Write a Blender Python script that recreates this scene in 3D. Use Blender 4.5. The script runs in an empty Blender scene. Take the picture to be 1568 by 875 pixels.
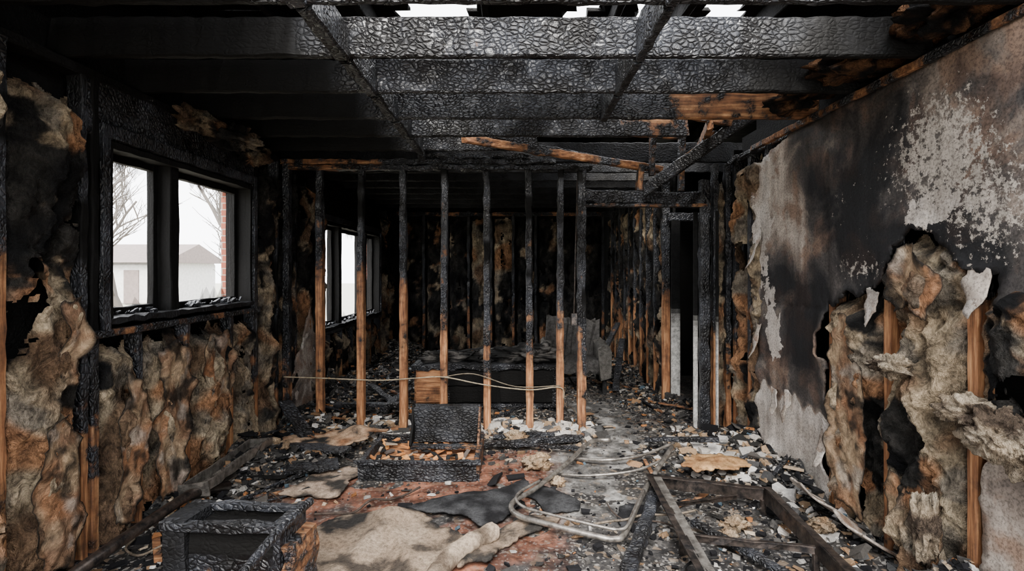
import bpy, math, random
import numpy as np
from mathutils import Vector, Matrix, noise, geometry
random.seed(7)
rng = np.random.default_rng(11)
R = random.uniform
WALLH = 2.62
XL, XR = -2.25, 2.06

def nz(x, y, z=0.0):
    return noise.noise(Vector((x, y, z)))
def fbm(x, y, z=0.0, o=4):
    return noise.fractal(Vector((x, y, z)), 1.0, 2.0, o)
def sstep(a, b, x):
    t = min(1, max(0, (x-a)/(b-a))) if a != b else float(x > a)
    return t*t*(3-2*t)
def mixc(a, b, t):
    return tuple(a[i]*(1-t)+b[i]*t for i in range(3))
def gauss(x, y, cx, cy, sx, sy):
    return math.exp(-((x-cx)/sx)**2-((y-cy)/sy)**2)

# ------------------------------------------------------------------ materials
class G:
    def __init__(s, name):
        s.m = bpy.data.materials.new(name); s.m.use_nodes = True
        s.n = s.m.node_tree.nodes; s.l = s.m.node_tree.links
        s.b = s.n['Principled BSDF']
        s.tc = s.n.new('ShaderNodeTexCoord')
    def new(s, t, **k):
        nd = s.n.new(t)
        for a, b in k.items(): setattr(nd, a, b)
        return nd
    def put(s, sock, val):
        if isinstance(val, bpy.types.NodeSocket): s.l.new(val, sock)
        else: sock.default_value = val
    def mapping(s, sc):
        m = s.new('ShaderNodeMapping'); s.l.new(s.tc.outputs['Object'], m.inputs[0]); m.inputs['Scale'].default_value = sc
        return m.outputs[0]
    def warp(s, vec, scale, amt):
        n = s.new('ShaderNodeTexNoise'); n.inputs['Scale'].default_value = scale; n.inputs['Detail'].default_value = 1.5
        s.l.new(s.tc.outputs['Object'], n.inputs['Vector'])
        a = s.new('ShaderNodeVectorMath', operation='SUBTRACT'); s.l.new(n.outputs['Color'], a.inputs[0]); a.inputs[1].default_value = (.5, .5, .5)
        b = s.new('ShaderNodeVectorMath', operation='SCALE'); s.l.new(a.outputs[0], b.inputs[0]); b.inputs['Scale'].default_value = amt
        c = s.new('ShaderNodeVectorMath', operation='ADD'); s.l.new(vec, c.inputs[0]); s.l.new(b.outputs[0], c.inputs[1])
        return c.outputs[0]
    def noise(s, scale, detail=6, rough=.6, vec=None, dist=0):
        n = s.new('ShaderNodeTexNoise'); n.inputs['Scale'].default_value = scale
        n.inputs['Detail'].default_value = detail; n.inputs['Roughness'].default_value = rough
        n.inputs['Distortion'].default_value = dist
        s.l.new(vec or s.tc.outputs['Object'], n.inputs['Vector'])
        return n.outputs[0]
    def voro(s, scale, feat='F1', vec=None, out='Distance'):
        n = s.new('ShaderNodeTexVoronoi', feature=feat); n.inputs['Scale'].default_value = scale
        s.l.new(vec or s.tc.outputs['Object'], n.inputs['Vector'])
        return n.outputs[out]
    def ramp(s, fac, stops):
        n = s.new('ShaderNodeValToRGB'); e = n.color_ramp.elements
        while len(e) < len(stops): e.new(.5)
        for i, (p, c) in enumerate(stops):
            e[i].position = p; e[i].color = (c[0], c[1], c[2], 1) if hasattr(c, '__len__') else (c, c, c, 1)
        s.put(n.inputs[0], fac); return n.outputs[0]
    def math(s, op, a, b=0.0, clamp=False):
        n = s.new('ShaderNodeMath', operation=op); n.use_clamp = clamp
        s.put(n.inputs[0], a); s.put(n.inputs[1], b); return n.outputs[0]
    def mix(s, f, a, b, blend='MIX'):
        n = s.new('ShaderNodeMix', data_type='RGBA', blend_type=blend)
        s.put(n.inputs[0], f)
        s.put(n.inputs[6], a if isinstance(a, bpy.types.NodeSocket) else (*a, 1))
        s.put(n.inputs[7], b if isinstance(b, bpy.types.NodeSocket) else (*b, 1))
        return n.outputs[2]
    def attr(s, name, out='Fac'):
        n = s.new('ShaderNodeAttribute'); n.attribute_name = name; return n.outputs[out]
    def bump(s, h, strength, dist, prev=None):
        n = s.new('ShaderNodeBump'); n.inputs['Strength'].default_value = strength
        n.inputs['Distance'].default_value = dist; s.put(n.inputs['Height'], h)
        if prev: s.l.new(prev, n.inputs['Normal'])
        return n.outputs[0]
    def fin(s, col, rough=.8, nrm=None, spec=None):
        s.put(s.b.inputs['Base Color'], col); s.put(s.b.inputs['Roughness'], rough)
        if nrm: s.l.new(nrm, s.b.inputs['Normal'])
        if spec is not None: s.put(s.b.inputs['Specular IOR Level'], spec)
        return s.m

def make_wood(name, grain, vsc, crk):
    g = G(name)
    gn = g.noise(1.0, 4, .65, g.mapping(grain))
    wood = g.ramp(gn, [(.30, (.075, .028, .012)), (.5, (.34, .145, .060)), (.70, (.70, .38, .18))])
    ch = g.attr('char')
    n1 = g.noise(7, 5, .65)
    f = g.math('ADD', ch, g.math('MULTIPLY', g.math('SUBTRACT', n1, .5), 2.1))
    fac = g.ramp(f, [(.38, 0.), (.56, 1.)])
    scorch = g.ramp(f, [(.0, 1.), (.5, .25)])
    wood = g.mix(1.0, wood, scorch, 'MULTIPLY')
    ve = g.voro(1.0, 'DISTANCE_TO_EDGE', g.warp(g.mapping(vsc), 9, 2.4))
    c1 = g.ramp(ve, [(.0, 0.), (.10, 1.)])
    reg = g.ramp(n1, [(.40, .35*crk), (.56, 1.*crk)])
    deep = g.ramp(g.math('SUBTRACT', ch, .5), [(.52, 1.), (.60, 0.)])  # past full char: matte black, also carries painted shade on joist ends
    dep = g.math('MULTIPLY', reg, g.math('ADD', g.math('MULTIPLY', deep, .8), .2))
    crack = g.math('SUBTRACT', 1.0, g.math('MULTIPLY', g.math('SUBTRACT', 1.0, c1), dep))
    face = g.ramp(g.noise(4, 3, .6), [(.40, (.006, .006, .007)), (.66, (.044, .048, .058))])
    face = g.mix(deep, (.007, .0068, .0066), face)
    cc = g.mix(crack, (.0012, .0012, .0012), face)
    col = g.mix(fac, wood, cc)
    pil = g.ramp(ve, [(.0, 0.), (.3, 1.)])
    hgt = g.math('MULTIPLY', g.math('MULTIPLY', g.math('ADD', pil, g.math('MULTIPLY', crack, .6)), fac), dep)
    hgt = g.math('ADD', hgt, g.math('MULTIPLY', gn, .55))
    b = g.bump(hgt, .85, .012)
    rc = g.mix(deep, (.75, .75, .75), g.ramp(n1, [(.35, .28), (.62, .58)]))
    rough = g.mix(fac, (.75, .75, .75), rc)
    return g.fin(col, rough, b, g.math('ADD', g.math('MULTIPLY', deep, .42), .12))
M_WV = make_wood('burnt_wood_vertical', (45, 45, 3), (44, 44, 30), .6)
M_WH = make_wood('burnt_wood_horizontal', (3, 45, 45), (29, 40, 44), 1.0)

def make_soft(name, var=(.45, 1.5), sc=22, bump=1.0, bd=.02, rough=.95, stretch=(1, 1, 1), dist=0., spec=.2):
    g = G(name)
    c = g.attr('col', 'Color')
    v = g.mapping(stretch)
    n1 = g.noise(sc, 5, .75, v, dist)
    n2 = g.noise(sc*5, 3, .7, v)
    k = g.ramp(n1, [(.33, var[0]), (.60, 1.0)])
    k2 = g.ramp(n2, [(.34, .45+.55*var[0]), (.6, 1.)])
    col = g.mix(1.0, c, k, 'MULTIPLY'); col = g.mix(1.0, col, k2, 'MULTIPLY')
    b = g.bump(g.math('ADD', n1, g.math('MULTIPLY', n2, .35)), bump, bd)
    return g.fin(col, rough, b, spec)
M_INS = make_soft('burnt_insulation', (.20, 1.0), 13, 1.0, .045, stretch=(1.3, 1.3, .8), dist=1.2)
M_PAINT = make_soft('sooty_surface', (.35, 1.0), 20, .6, .008)
M_KRAFT = make_soft('kraft_paper_facing', (.30, 1.0), 9, 1.0, .02, rough=.6, dist=1.5)
M_CHIP = make_soft('rubble_chips', (.6, 1.0), 60, .5, .004)
M_CARPET = make_soft('carpet_pile', (.38, 1.0), 45, 1.0, .012)

def make_ash():
    g = G('ash_ground')
    base = g.attr('col', 'Color')
    v1 = g.voro(70, 'F1', None, 'Color'); v2 = g.voro(28, 'F1', None, 'Color')
    s1 = g.new('ShaderNodeSeparateColor'); g.l.new(v1, s1.inputs[0])
    s2 = g.new('ShaderNodeSeparateColor'); g.l.new(v2, s2.inputs[0])
    amt = g.attr('char')
    n = g.noise(9, 6, .7)
    pale = g.math('MULTIPLY', g.ramp(s1.outputs[0], [(.85, 0.), (.88, 1.)]), amt)
    pale2 = g.math('MULTIPLY', g.ramp(s2.outputs[1], [(.90, 0.), (.92, 1.)]), amt)
    dark = g.math('MULTIPLY', g.ramp(s1.outputs[2], [(.5, 1.), (.6, 0.)]), amt)
    c = g.mix(1.0, base, g.ramp(n, [(.38, .28), (.6, 1.)]), 'MULTIPLY')
    c = g.mix(g.math('MULTIPLY', dark, .85), c, (.012, .012, .014))
    c = g.mix(g.math('MULTIPLY', pale, .7), c, (.38, .36, .33))
    c = g.mix(g.math('MULTIPLY', pale2, .6), c, (.30, .22, .15))
    b = g.bump(g.math('ADD', g.math('MULTIPLY', s1.outputs[1], .5), n), .7, .018)
    return g.fin(c, g.ramp(n, [(.35, .35), (.6, .85)]), b, .4)
M_ASH = make_ash()

def make_gyp():
    g = G('sooty_gypsum_board')
    soot = g.attr('soot'); peel = g.attr('peel'); spk = g.attr('spk')
    smoke = g.math('ADD', soot, g.math('MULTIPLY', g.math('SUBTRACT', g.noise(2.6, 5, .62, None, .6), .5), 1.5))
    paper = g.ramp(smoke, [(.10, (.64, .56, .48)), (.33, (.33, .27, .225)), (.52, (.095, .085, .08)), (.78, (.018, .018, .020))])
    brown = g.ramp(g.noise(4.1, 3, .6, None, .4), [(.5, 0.), (.62, .65)])
    paper = g.mix(g.math('MULTIPLY', brown, g.ramp(smoke, [(.2, 1.), (.7, .1)])), paper, (.25, .12, .06))
    pn = g.math('MULTIPLY', g.math('SUBTRACT', g.noise(5.5, 7, .62, None, .3), .5), 3.6)
    pmask = g.ramp(g.math('ADD', peel, pn), [(.50, 0.), (.53, 1.)])
    c = g.mix(pmask, paper, g.ramp(g.noise(7, 3, .6), [(.3, (.50, .44, .38)), (.7, (.82, .76, .69))]))
    nb = g.noise(24, 6, .78)
    sn = g.math('MULTIPLY', g.math('SUBTRACT', nb, .5), 4.2)
    smask = g.ramp(g.math('ADD', spk, sn), [(.47, 0.), (.52, 1.)])
    c = g.mix(smask, c, (.58, .52, .45))
    # dark blisters scattered over the peeled / speckled parts
    bl = g.ramp(g.noise(17, 5, .7), [(.56, 0.), (.60, .85)])
    c = g.mix(g.math('MULTIPLY', bl, smask), c, (.045, .04, .038))
    fine = g.ramp(g.noise(75, 3, .75), [(.38, .5), (.54, 1.)])
    c = g.mix(1.0, c, fine, 'MULTIPLY')
    drip = g.ramp(g.noise(1, 2, .6, g.mapping((14, 14, 1.2))), [(.4, .7), (.6, 1.)])
    c = g.mix(1.0, c, drip, 'MULTIPLY')
    b = g.bump(g.math('ADD', g.math('MULTIPLY', pmask, .6), g.math('ADD', nb, g.math('MULTIPLY', smask, .3))), .6, .006)
    return g.fin(c, .65, b, .3)
M_GYP = make_gyp()

def make_brick():
    g = G('brick_veneer')
    n = g.new('ShaderNodeTexBrick')
    mp = g.new('ShaderNodeMapping'); g.l.new(g.tc.outputs['Object'], mp.inputs[0]); mp.inputs['Rotation'].default_value = (math.pi/2, 0, 0)
    g.l.new(mp.outputs[0], n.inputs[0])
    n.inputs['Scale'].default_value = 4.5
    n.inputs['Color1'].default_value = (.20, .05, .028, 1); n.inputs['Color2'].default_value = (.26, .08, .045, 1); n.inputs['Mortar'].default_value = (.28, .24, .2, 1)
    return g.fin(n.outputs[0], .9)
M_BRICK = make_brick()
def make_metal(name, c1, c2, r, met=.7):
    g = G(name)
    n = g.noise(18, 5, .7)
    g.b.inputs['Metallic'].default_value = met
    return g.fin(g.ramp(n, [(.38, c1), (.68, c2)]), r, g.bump(n, .3, .004))
M_RUST = make_metal('burnt_steel', (.030, .029, .030), (.17, .135, .115), .34, .8)
M_GREYM = make_metal('sooty_steel', (.12, .11, .10), (.44, .41, .37), .38, .7)
def make_plain(name, c, r=.9):
    g = G(name); n = g.noise(6, 3)
    return g.fin(g.ramp(n, [(.3, tuple(x*.75 for x in c)), (.7, c)]), r)
M_SNOW = make_plain('pale_yard', (.32, .31, .25))
M_BARK = make_plain('pale_bark', (.07, .06, .052))
M_SIDING = make_plain('house_siding', (.50, .49, .47))
M_ROOFT = make_plain('house_roof', (.15, .12, .11))
M_BUSH = make_plain('shrub_leaves', (.08, .11, .05))
def make_glass():
    g = G('sooty_glass')
    g.b.inputs['Alpha'].default_value = .45
    return g.fin((.12, .12, .12, 1), .2)
M_GLASS = make_glass()

# ------------------------------------------------------------------ mesh builder
class MB:
    def __init__(s): s.v = []; s.f = []; s.m = []; s.ch = []; s.c = []
    def beam(s, p0, p1, w, h, char=1.0, col=(.05, .05, .05), jit=.004, up=(0, 0, 1), mat=0, step=.07, erode=0.0, cham=.14, rag=.0):
        p0 = Vector(p0); p1 = Vector(p1); d = p1-p0; Ln = d.length; d.normalize(); up = Vector(up)
        if abs(d.dot(up)) > .98: up = Vector((0, 1, 0))
        sd = d.cross(up).normalized(); uv = sd.cross(d).normalized()
        n = max(1, int(Ln/step)); c = cham*min(w, h)
        prof = [(-w/2+c, -h/2), (w/2-c, -h/2), (w/2, -h/2+c), (w/2, h/2-c), (w/2-c, h/2), (-w/2+c, h/2), (-w/2, h/2-c), (-w/2, -h/2+c)]
        b = len(s.v); se = R(0, 99)
        for i in range(n+1):
            t = i/n; base = p0+d*(Ln*t)
            for k, (a, e) in enumerate(prof):
                cc = char(base) if callable(char) else char
                q = base+sd*a+uv*e
                j = jit*(.6+1.2*cc)
                o = Vector((nz(q.x*14+se, q.y*14, q.z*14), nz(q.x*14, q.y*14+se, q.z*14), nz(q.x*14, q.y*14, q.z*14+se)))*j*1.6
                sc = 1-erode*cc*(.5+.5*nz(base.x*5+se, base.y*5, base.z*5))
                q = base+(q-base)*sc+o
                if rag and i in (0, n): q += d*R(-rag, rag)
                s.v.append(q[:]); s.ch.append(cc); s.c.append(col)
        for i in range(n):
            for k in range(8):
                k2 = (k+1) % 8
                s.f.append((b+i*8+k, b+i*8+k2, b+(i+1)*8+k2, b+(i+1)*8+k)); s.m.append(mat)
        s.f.append(tuple(b+k for k in range(7, -1, -1))); s.m.append(mat)
        s.f.append(tuple(b+n*8+k for k in range(8))); s.m.append(mat)
    def box(s, a, b_, char=1.0, col=(.05, .05, .05), mat=0, jit=0.0, step=.2):
        a = Vector(a); b_ = Vector(b_); cx = (a+b_)/2; sz = b_-a
        ax = max(range(3), key=lambda i: abs(sz[i]))
        p0 = cx.copy(); p1 = cx.copy(); p0[ax] = a[ax]; p1[ax] = b_[ax]
        if ax == 2: w, h = abs(sz[0]), abs(sz[1])
        elif ax == 0: w, h = abs(sz[1]), abs(sz[2])
        else: w, h = abs(sz[0]), abs(sz[2])
        s.beam(p0, p1, w, h, char, col, jit, (0, 0, 1) if ax != 2 else (0, 1, 0), mat, step, cham=.06)
    def tube(s, pts, r, char=1., col=(.05, .05, .05), sides=8, mat=0, r1=None):
        pts = [Vector(p) for p in pts]; b = len(s.v); n = len(pts)
        for i, p in enumerate(pts):
            d = (pts[min(n-1, i+1)]-pts[max(0, i-1)]).normalized()
            up = Vector((0, 0, 1)) if abs(d.z) < .95 else Vector((0, 1, 0))
            a = d.cross(up).normalized(); e = a.cross(d)
            rr = r+(r1-r)*i/(n-1) if r1 is not None else r
            for k in range(sides):
                t = 2*math.pi*k/sides
                s.v.append((p+a*math.cos(t)*rr+e*math.sin(t)*rr)[:]); s.ch.append(char); s.c.append(col)
        for i in range(n-1):
            for k in range(sides):
                k2 = (k+1) % sides
                s.f.append((b+i*sides+k, b+i*sides+k2, b+(i+1)*sides+k2, b+(i+1)*sides+k)); s.m.append(mat)
        s.f.append(tuple(b+k for k in range(sides-1, -1, -1))); s.m.append(mat)
        s.f.append(tuple(b+(n-1)*sides+k for k in range(sides))); s.m.append(mat)
    def blob(s, c, r, colf, seed=0, amp=.45, n=26, mat=0, fr=3.0):
        b = len(s.v)
        for i in range(n+1):
            th = math.pi*i/n
            for j in range(2*n):
                ph = math.pi*j/n
                d = Vector((math.sin(th)*math.cos(ph), math.sin(th)*math.sin(ph), math.cos(th)))
                k = 1+amp*fbm(d.x*fr*.6+seed, d.y*fr*.6, d.z*fr*.6, 5)+.18*amp*(1-2*abs(nz(d.x*fr*2+seed, d.y*fr*2, d.z*fr*2)))
                k = max(.35, min(1.6, k))
                p = (c[0]+d.x*r[0]*k, c[1]+d.y*r[1]*k, c[2]+d.z*r[2]*k)
                s.v.append(p); s.c.append(colf(*p)); s.ch.append(1.)
        for i in range(n):
            for j in range(2*n):
                j2 = (j+1) % (2*n)
                s.f.append((b+i*2*n+j, b+(i+1)*2*n+j, b+(i+1)*2*n+j2, b+i*2*n+j2)); s.m.append(mat)
    def obj(s, name, mats, parent=None, smooth=False):
        me = bpy.data.meshes.new(name); me.from_pydata(s.v, [], s.f)
        for m in mats: me.materials.append(m)
        me.polygons.foreach_set('material_index', s.m)
        if smooth: me.polygons.foreach_set('use_smooth', [True]*len(s.f))
        a = me.attributes.new('char', 'FLOAT', 'POINT'); a.data.foreach_set('value', s.ch)
        a = me.attributes.new('col', 'FLOAT_COLOR', 'POINT')
        arr = np.ones((len(s.v), 4), np.float32); arr[:, :3] = np.array(s.c, np.float32).reshape(-1, 3); a.data.foreach_set('color', arr.ravel())
        me.update()
        o = bpy.data.objects.new(name, me); bpy.context.scene.collection.objects.link(o)
        if parent: o.parent = parent
        return o
def empty(name):
    e = bpy.data.objects.new(name, None); bpy.context.scene.collection.objects.link(e); return e
def smooth(pts, n=6):
    out = []; P = [Vector(p) for p in pts]
    for i in range(len(P)-1):
        p0 = P[max(0, i-1)]; p1 = P[i]; p2 = P[i+1]; p3 = P[min(len(P)-1, i+2)]
        for k in range(n):
            t = k/n; out.append(.5*((2*p1)+(-p0+p2)*t+(2*p0-5*p1+4*p2-p3)*t*t+(-p0+3*p1-3*p2+p3)*t**3))
    return out+[P[-1]]

def pip(px, py, poly):
    ins = np.zeros(len(px), bool); n = len(poly)
    for i in range(n):
        x1, y1 = poly[i]; x2, y2 = poly[(i+1) % n]
        if y1 == y2: continue
        cond = ((y1 > py) != (y2 > py)) & (px < (x2-x1)*(py-y1)/(y2-y1)+x1)
        ins ^= cond
    return ins
def fract(poly, amp, lvl=4, seed=1, keep=lambda a, b: False):
    rr = random.Random(seed); pts = [tuple(p) for p in poly]
    for l in range(lvl):
        out = []; n = len(pts)
        for i in range(n):
            a = pts[i]; b = pts[(i+1) % n]; out.append(a)
            L = math.hypot(b[0]-a[0], b[1]-a[1])
            if L < .012: continue
            m = ((a[0]+b[0])/2, (a[1]+b[1])/2)
            if not keep(a, b):
                k = rr.uniform(-1, 1)*amp*L
                m = (m[0]-(b[1]-a[1])/L*k, m[1]+(b[0]-a[0])/L*k)
            out.append(m)
        pts = out
    return pts
def polysheet(poly, sp, fn, attrs, name, mats, parent=None, thick=.0, smooth=True):
    P = np.array(poly); x0, y0 = P.min(0); x1, y1 = P.max(0)
    gx, gy = np.meshgrid(np.arange(x0, x1, sp), np.arange(y0, y1, sp)); gx = gx.ravel()+rng.uniform(-.3, .3, gx.size)*sp; gy = gy.ravel()+rng.uniform(-.3, .3, gy.size)*sp
    k = pip(gx, gy, poly); gx = gx[k]; gy = gy[k]
    D = np.full(len(gx), 9.)
    for q in poly: D = np.minimum(D, np.hypot(gx-q[0], gy-q[1]))
    k = D > sp*.45; gx = gx[k]; gy = gy[k]; D = D[k]
    pts = [Vector(p) for p in poly]+[Vector((a, b)) for a, b in zip(gx, gy)]
    n = len(poly)
    r = geometry.delaunay_2d_cdt(pts, [(i, (i+1) % n) for i in range(n)], [], 0, 1e-6)
    V = r[0]; F = r[2]
    vx = np.array([v[0] for v in V]); vy = np.array([v[1] for v in V])
    Fa = np.array(F); cx = vx[Fa].mean(1); cy = vy[Fa].mean(1)
    Fk = Fa[pip(cx, cy, poly)]
    DD = np.full(len(vx), 9.)
    for q in poly: DD = np.minimum(DD, np.hypot(vx-q[0], vy-q[1]))
    vv = [fn(a, b, d) for a, b, d in zip(vx, vy, DD)]
    me = bpy.data.meshes.new(name); me.from_pydata(vv, [], Fk.tolist())
    for m in mats: me.materials.append(m)
    for an, af in attrs.items():
        if an == 'col':
            a = me.attributes.new('col', 'FLOAT_COLOR', 'POINT')
            arr = np.ones((len(vv), 4), np.float32); arr[:, :3] = [af(p, q, d) for p, q, d in zip(vx, vy, DD)]; a.data.foreach_set('color', arr.ravel())
        else:
            a = me.attributes.new(an, 'FLOAT', 'POINT'); a.data.foreach_set('value', [af(p, q, d) for p, q, d in zip(vx, vy, DD)])
    if smooth: me.polygons.foreach_set('use_smooth', [True]*len(me.polygons))
    me.update()
    o = bpy.data.objects.new(name, me); bpy.context.scene.collection.objects.link(o)
    if thick:
        md = o.modifiers.new('thickness', 'SOLIDIFY'); md.thickness = thick; md.offset = 0
    if parent: o.parent = parent
    return o

# ------------------------------------------------------------------ insulation batts
TAN = (.82, .66, .45); BEI = (.58, .45, .30); BRN = (.26, .14, .075); ORG = (.64, .29, .13); GRY = (.27, .245, .21); BLK = (.010, .010, .011); DGR = (.055, .051, .046)
def inscol(u, z, seed, burn):
    a = fbm(u*3.1+seed, z*2.3, seed*.7, 4); b = fbm(u*6+seed*2, z*4.5, 3.1, 4); c = fbm(u*2.5, z*2.0+seed, 9.2, 3)
    col = mixc(BEI, TAN, sstep(-.2, .4, a)); col = mixc(col, GRY, sstep(-.05, .35, b)*.75)
    col = mixc(col, ORG, sstep(.16, .40, c)*.8); col = mixc(col, BRN, sstep(-.15, -.4, c)*.8)
    k = sstep(.38, .56, burn+.85*fbm(u*4.2+seed, z*3.1, 5.5, 5))
    return mixc(col, mixc(BLK, DGR, sstep(-.3, .3, b)), k)
def batt(mb, fn, u0, u1, z0, z1, thick, seed, burn, st=.014, rib=0.0):
    nu = max(4, int((u1-u0)/st)); nzz = max(4, int((z1-z0)/st)); b = len(mb.v)
    for i in range(nzz+1):
        z = z0+(z1-z0)*i/nzz
        for j in range(nu+1):
            s = j/nu; u = u0+(u1-u0)*s
            bulge = max(0., math.sin(math.pi*s))**.45
            w = .14*nz(z*2.1+seed, u*1.5, 1)
            n1 = fbm((u+w)*5+seed, z*2.2, seed, 4)
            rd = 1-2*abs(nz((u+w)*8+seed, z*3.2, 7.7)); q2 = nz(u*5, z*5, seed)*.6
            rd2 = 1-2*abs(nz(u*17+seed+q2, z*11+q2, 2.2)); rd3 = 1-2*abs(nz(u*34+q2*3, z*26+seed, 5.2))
            d = thick*(.15+.85*bulge)*(.75+.85*n1)+(.045*rd+.024*rd2+.010*rd3)*(.3+.7*bulge)+.006*nz(u*60, z*60, seed)
            if rib: d += rib*math.sin(z*75+4*n1)*bulge
            topf = sstep(0, .10, (z1-z)-.08*(nz(u*9+seed, 3.3)+.5)); d *= .25+.75*topf
            uu = u+.02*nz(z*9, seed, s*4)
            mb.v.append(fn(uu, z+.015*nz(u*12, z*12, seed), max(.004, d)))
            cl = inscol(u, z, seed, burn(z)); occ = (.38+.62*sstep(-.5, .8, rd))*(.45+.55*sstep(-.4, .7, rd2))  # occ bakes groove shading into the batt colour
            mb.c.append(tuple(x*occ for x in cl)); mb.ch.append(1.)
    for i in range(nzz):
        for j in range(nu):
            zz = z0+(z1-z0)*i/nzz; u = u0+(u1-u0)*j/nu
            if nz(u*6+seed*3, zz*3.4, 4.4)+.15*nz(u*30, zz*30, 1) > .50: continue
            if (z1-zz) < .09*(nz(u*11+seed, 8.8)+.6): continue
            a = b+i*(nu+1)+j
            mb.f.append((a, a+1, a+nu+2, a+nu+1)); mb.m.append(0)

Lf = lambda u, z, d: (XL-.085+d, u, z)
Rf = lambda u, z, d: (XR+.10-d, u, z)
def Bf(Y): return lambda u, z, d: (u, Y-d, z)

# ------------------------------------------------------------------ floor
def H(x, y):
    n = fbm(x*2.2, y*2.2, .5, 4)
    h = .0
    if y < 5.2:
        h += .15*math.exp(-((2.05-x)/.34)**2)*sstep(5.3, 4.6, y)
    h += .13*math.exp(-((x+2.25)/.45)**2)
    h += .075*math.exp(-((y-5.0)/.35)**2)*sstep(.95, .4, x)
    if y > 5.3: h += .11*sstep(5.3, 6, y)*(1-.8*gauss(x, 0, .95, 0, .35, 1)*sstep(9, 7, y))
    h += .035*gauss(x, y, -1.7, 4.3, .6, .6)+.03*gauss(x, y, 1.4, 4.1, .4, .5)
    return h*(.75+1.3*n)+.012*n-.006
def floorcol(x, y):
    n = fbm(x*1.7, y*1.7, 2, 5); n2 = fbm(x*5, y*5, 8, 4)
    c = mixc((.045, .043, .042), (.12, .112, .105), sstep(-.4, .4, n))
    conc = sstep(.15, .3, x-.05*n2)*sstep(1.35, 1.0, x+.1*n2)*sstep(3., 3.4, y)
    c = mixc(c, mixc((.11, .107, .103), (.42, .41, .39), sstep(-.15, .4, n2)), conc)
    red = sstep(-2.0, -1.6, x+.2*n2)*sstep(.42, .15, x+.15*n2)*sstep(4.75, 4.3, y+.3*n)
    c = mixc(c, mixc((.13, .05, .03), (.36, .15, .09), sstep(-.3, .4, n2)), red*sstep(-.45, .05, n+.35*n2))
    return c
mb = MB(); st = .04; x0, x1, y0, y1 = -2.5, 3.3, -1.6, 9.8
nx = int((x1-x0)/st); ny = int((y1-y0)/st)
fl = MB()
for i in range(ny+1):
    for j in range(nx+1):
        x = x0+j*st; y = y0+i*st
        fl.v.append((x, y, 0)); fl.c.append(floorcol(x, y))
        conc = sstep(.1, .3, x)*sstep(1.3, 1.0, x)*sstep(3., 3.4, y)
        red = sstep(-1.8, -1.5, x)*sstep(.42, .15, x)*sstep(4.6, 4.2, y); fl.ch.append(.7-.40*max(conc, red))
        mb.v.append((x, y, H(x, y)+.006*nz(x*15, y*15))); k = fbm(x*4, y*4, 3, 3)
        mb.c.append(mixc((.028, .027, .026), (.11, .10, .088), sstep(-.4, .4, k))); mb.ch.append(.8)
for i in range(ny):
    for j in range(nx):
        a = i*(nx+1)+j; q = (a, a+1, a+nx+2, a+nx+1)
        fl.f.append(q); fl.m.append(0)
        x = x0+j*st; y = y0+i*st
        if -2.24 < x < 2.0 and -1.5 < y < 9.5: mb.f.append(q); mb.m.append(0)
fl.obj('floor', [M_ASH])
rub = empty('rubble_pile')
mb.obj('ash_bed', [M_ASH], rub, True)

def chips(name, n, dens, smin, smax, pal, parent, flat=(.12, .6), yr=(1.9, 9.4)):
    X = []; Y = []
    while len(X) < n:
        x = random.uniform(-2.2, 2.0); u = random.random(); y = yr[0]+(yr[1]-yr[0])*u**1.5
        if random.random() < dens(x, y): X.append(x); Y.append(y)
    X = np.array(X); Y = np.array(Y); Z = np.array([max(0, H(a, b)) for a, b in zip(X, Y)])
    S = smin+(smax-smin)*rng.random(n)**3.2
    ext = np.stack([S*rng.uniform(.5, 1.3, n), S*rng.uniform(.35, 1, n), S*rng.uniform(flat[0], flat[1], n)], 1)
    base = np.array([[a, b, c] for a in (-.5, .5) for b in (-.5, .5) for c in (-.5, .5)])
    V = base[None]*(1+rng.uniform(-.45, .45, (n, 8, 3)))*ext[:, None, :]
    rz = rng.uniform(0, 6.28, n); rx = rng.normal(0, .45, n)
    c, s = np.cos(rx), np.sin(rx); y_ = V[..., 1]*c[:, None]-V[..., 2]*s[:, None]; z_ = V[..., 1]*s[:, None]+V[..., 2]*c[:, None]
    V[..., 1] = y_; V[..., 2] = z_
    c, s = np.cos(rz), np.sin(rz); x_ = V[..., 0]*c[:, None]-V[..., 1]*s[:, None]; y_ = V[..., 0]*s[:, None]+V[..., 1]*c[:, None]
    V[..., 0] = x_; V[..., 1] = y_
    V += np.stack([X, Y, Z+ext[:, 2]*.35+.003], 1)[:, None, :]
    q = np.array([[0, 1, 3, 2], [4, 6, 7, 5], [0, 4, 5, 1], [2, 3, 7, 6], [0, 2, 6, 4], [1, 5, 7, 3]])
    F = (q[None]+(np.arange(n)*8)[:, None, None]).reshape(-1, 4)
    me = bpy.data.meshes.new(name); me.from_pydata(V.reshape(-1, 3).tolist(), [], F.tolist()); me.materials.append(M_CHIP)
    P = np.array([p[0] for p in pal]); w = np.array([p[1] for p in pal], float); w /= w.sum()
    C = P[rng.choice(len(P), n, p=w)]*rng.uniform(.6, 1.25, (n, 1))
    arr = np.ones((n, 8, 4), np.float32); arr[..., :3] = C[:, None, :]
    a = me.attributes.new('col', 'FLOAT_COLOR', 'POINT'); a.data.foreach_set('color', arr.ravel()); me.update()
    o = bpy.data.objects.new(name, me); bpy.context.scene.collection.objects.link(o); o.parent = parent
def dens(x, y):
    if y > 6 and x > 1.66: return 0
    h = max(0, H(x, y)); d = .10+min(1, h*9)
    conc = sstep(.1, .35, x)*sstep(1.25, 1.0, x)*sstep(3.1, 3.4, y)*sstep(8, 6, y); d *= 1-.75*conc
    red = sstep(-1.6, -1.3, x)*sstep(.3, .1, x)*sstep(4.4, 4.1, y); d *= 1-.65*red
    return min(1, d)
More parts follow.
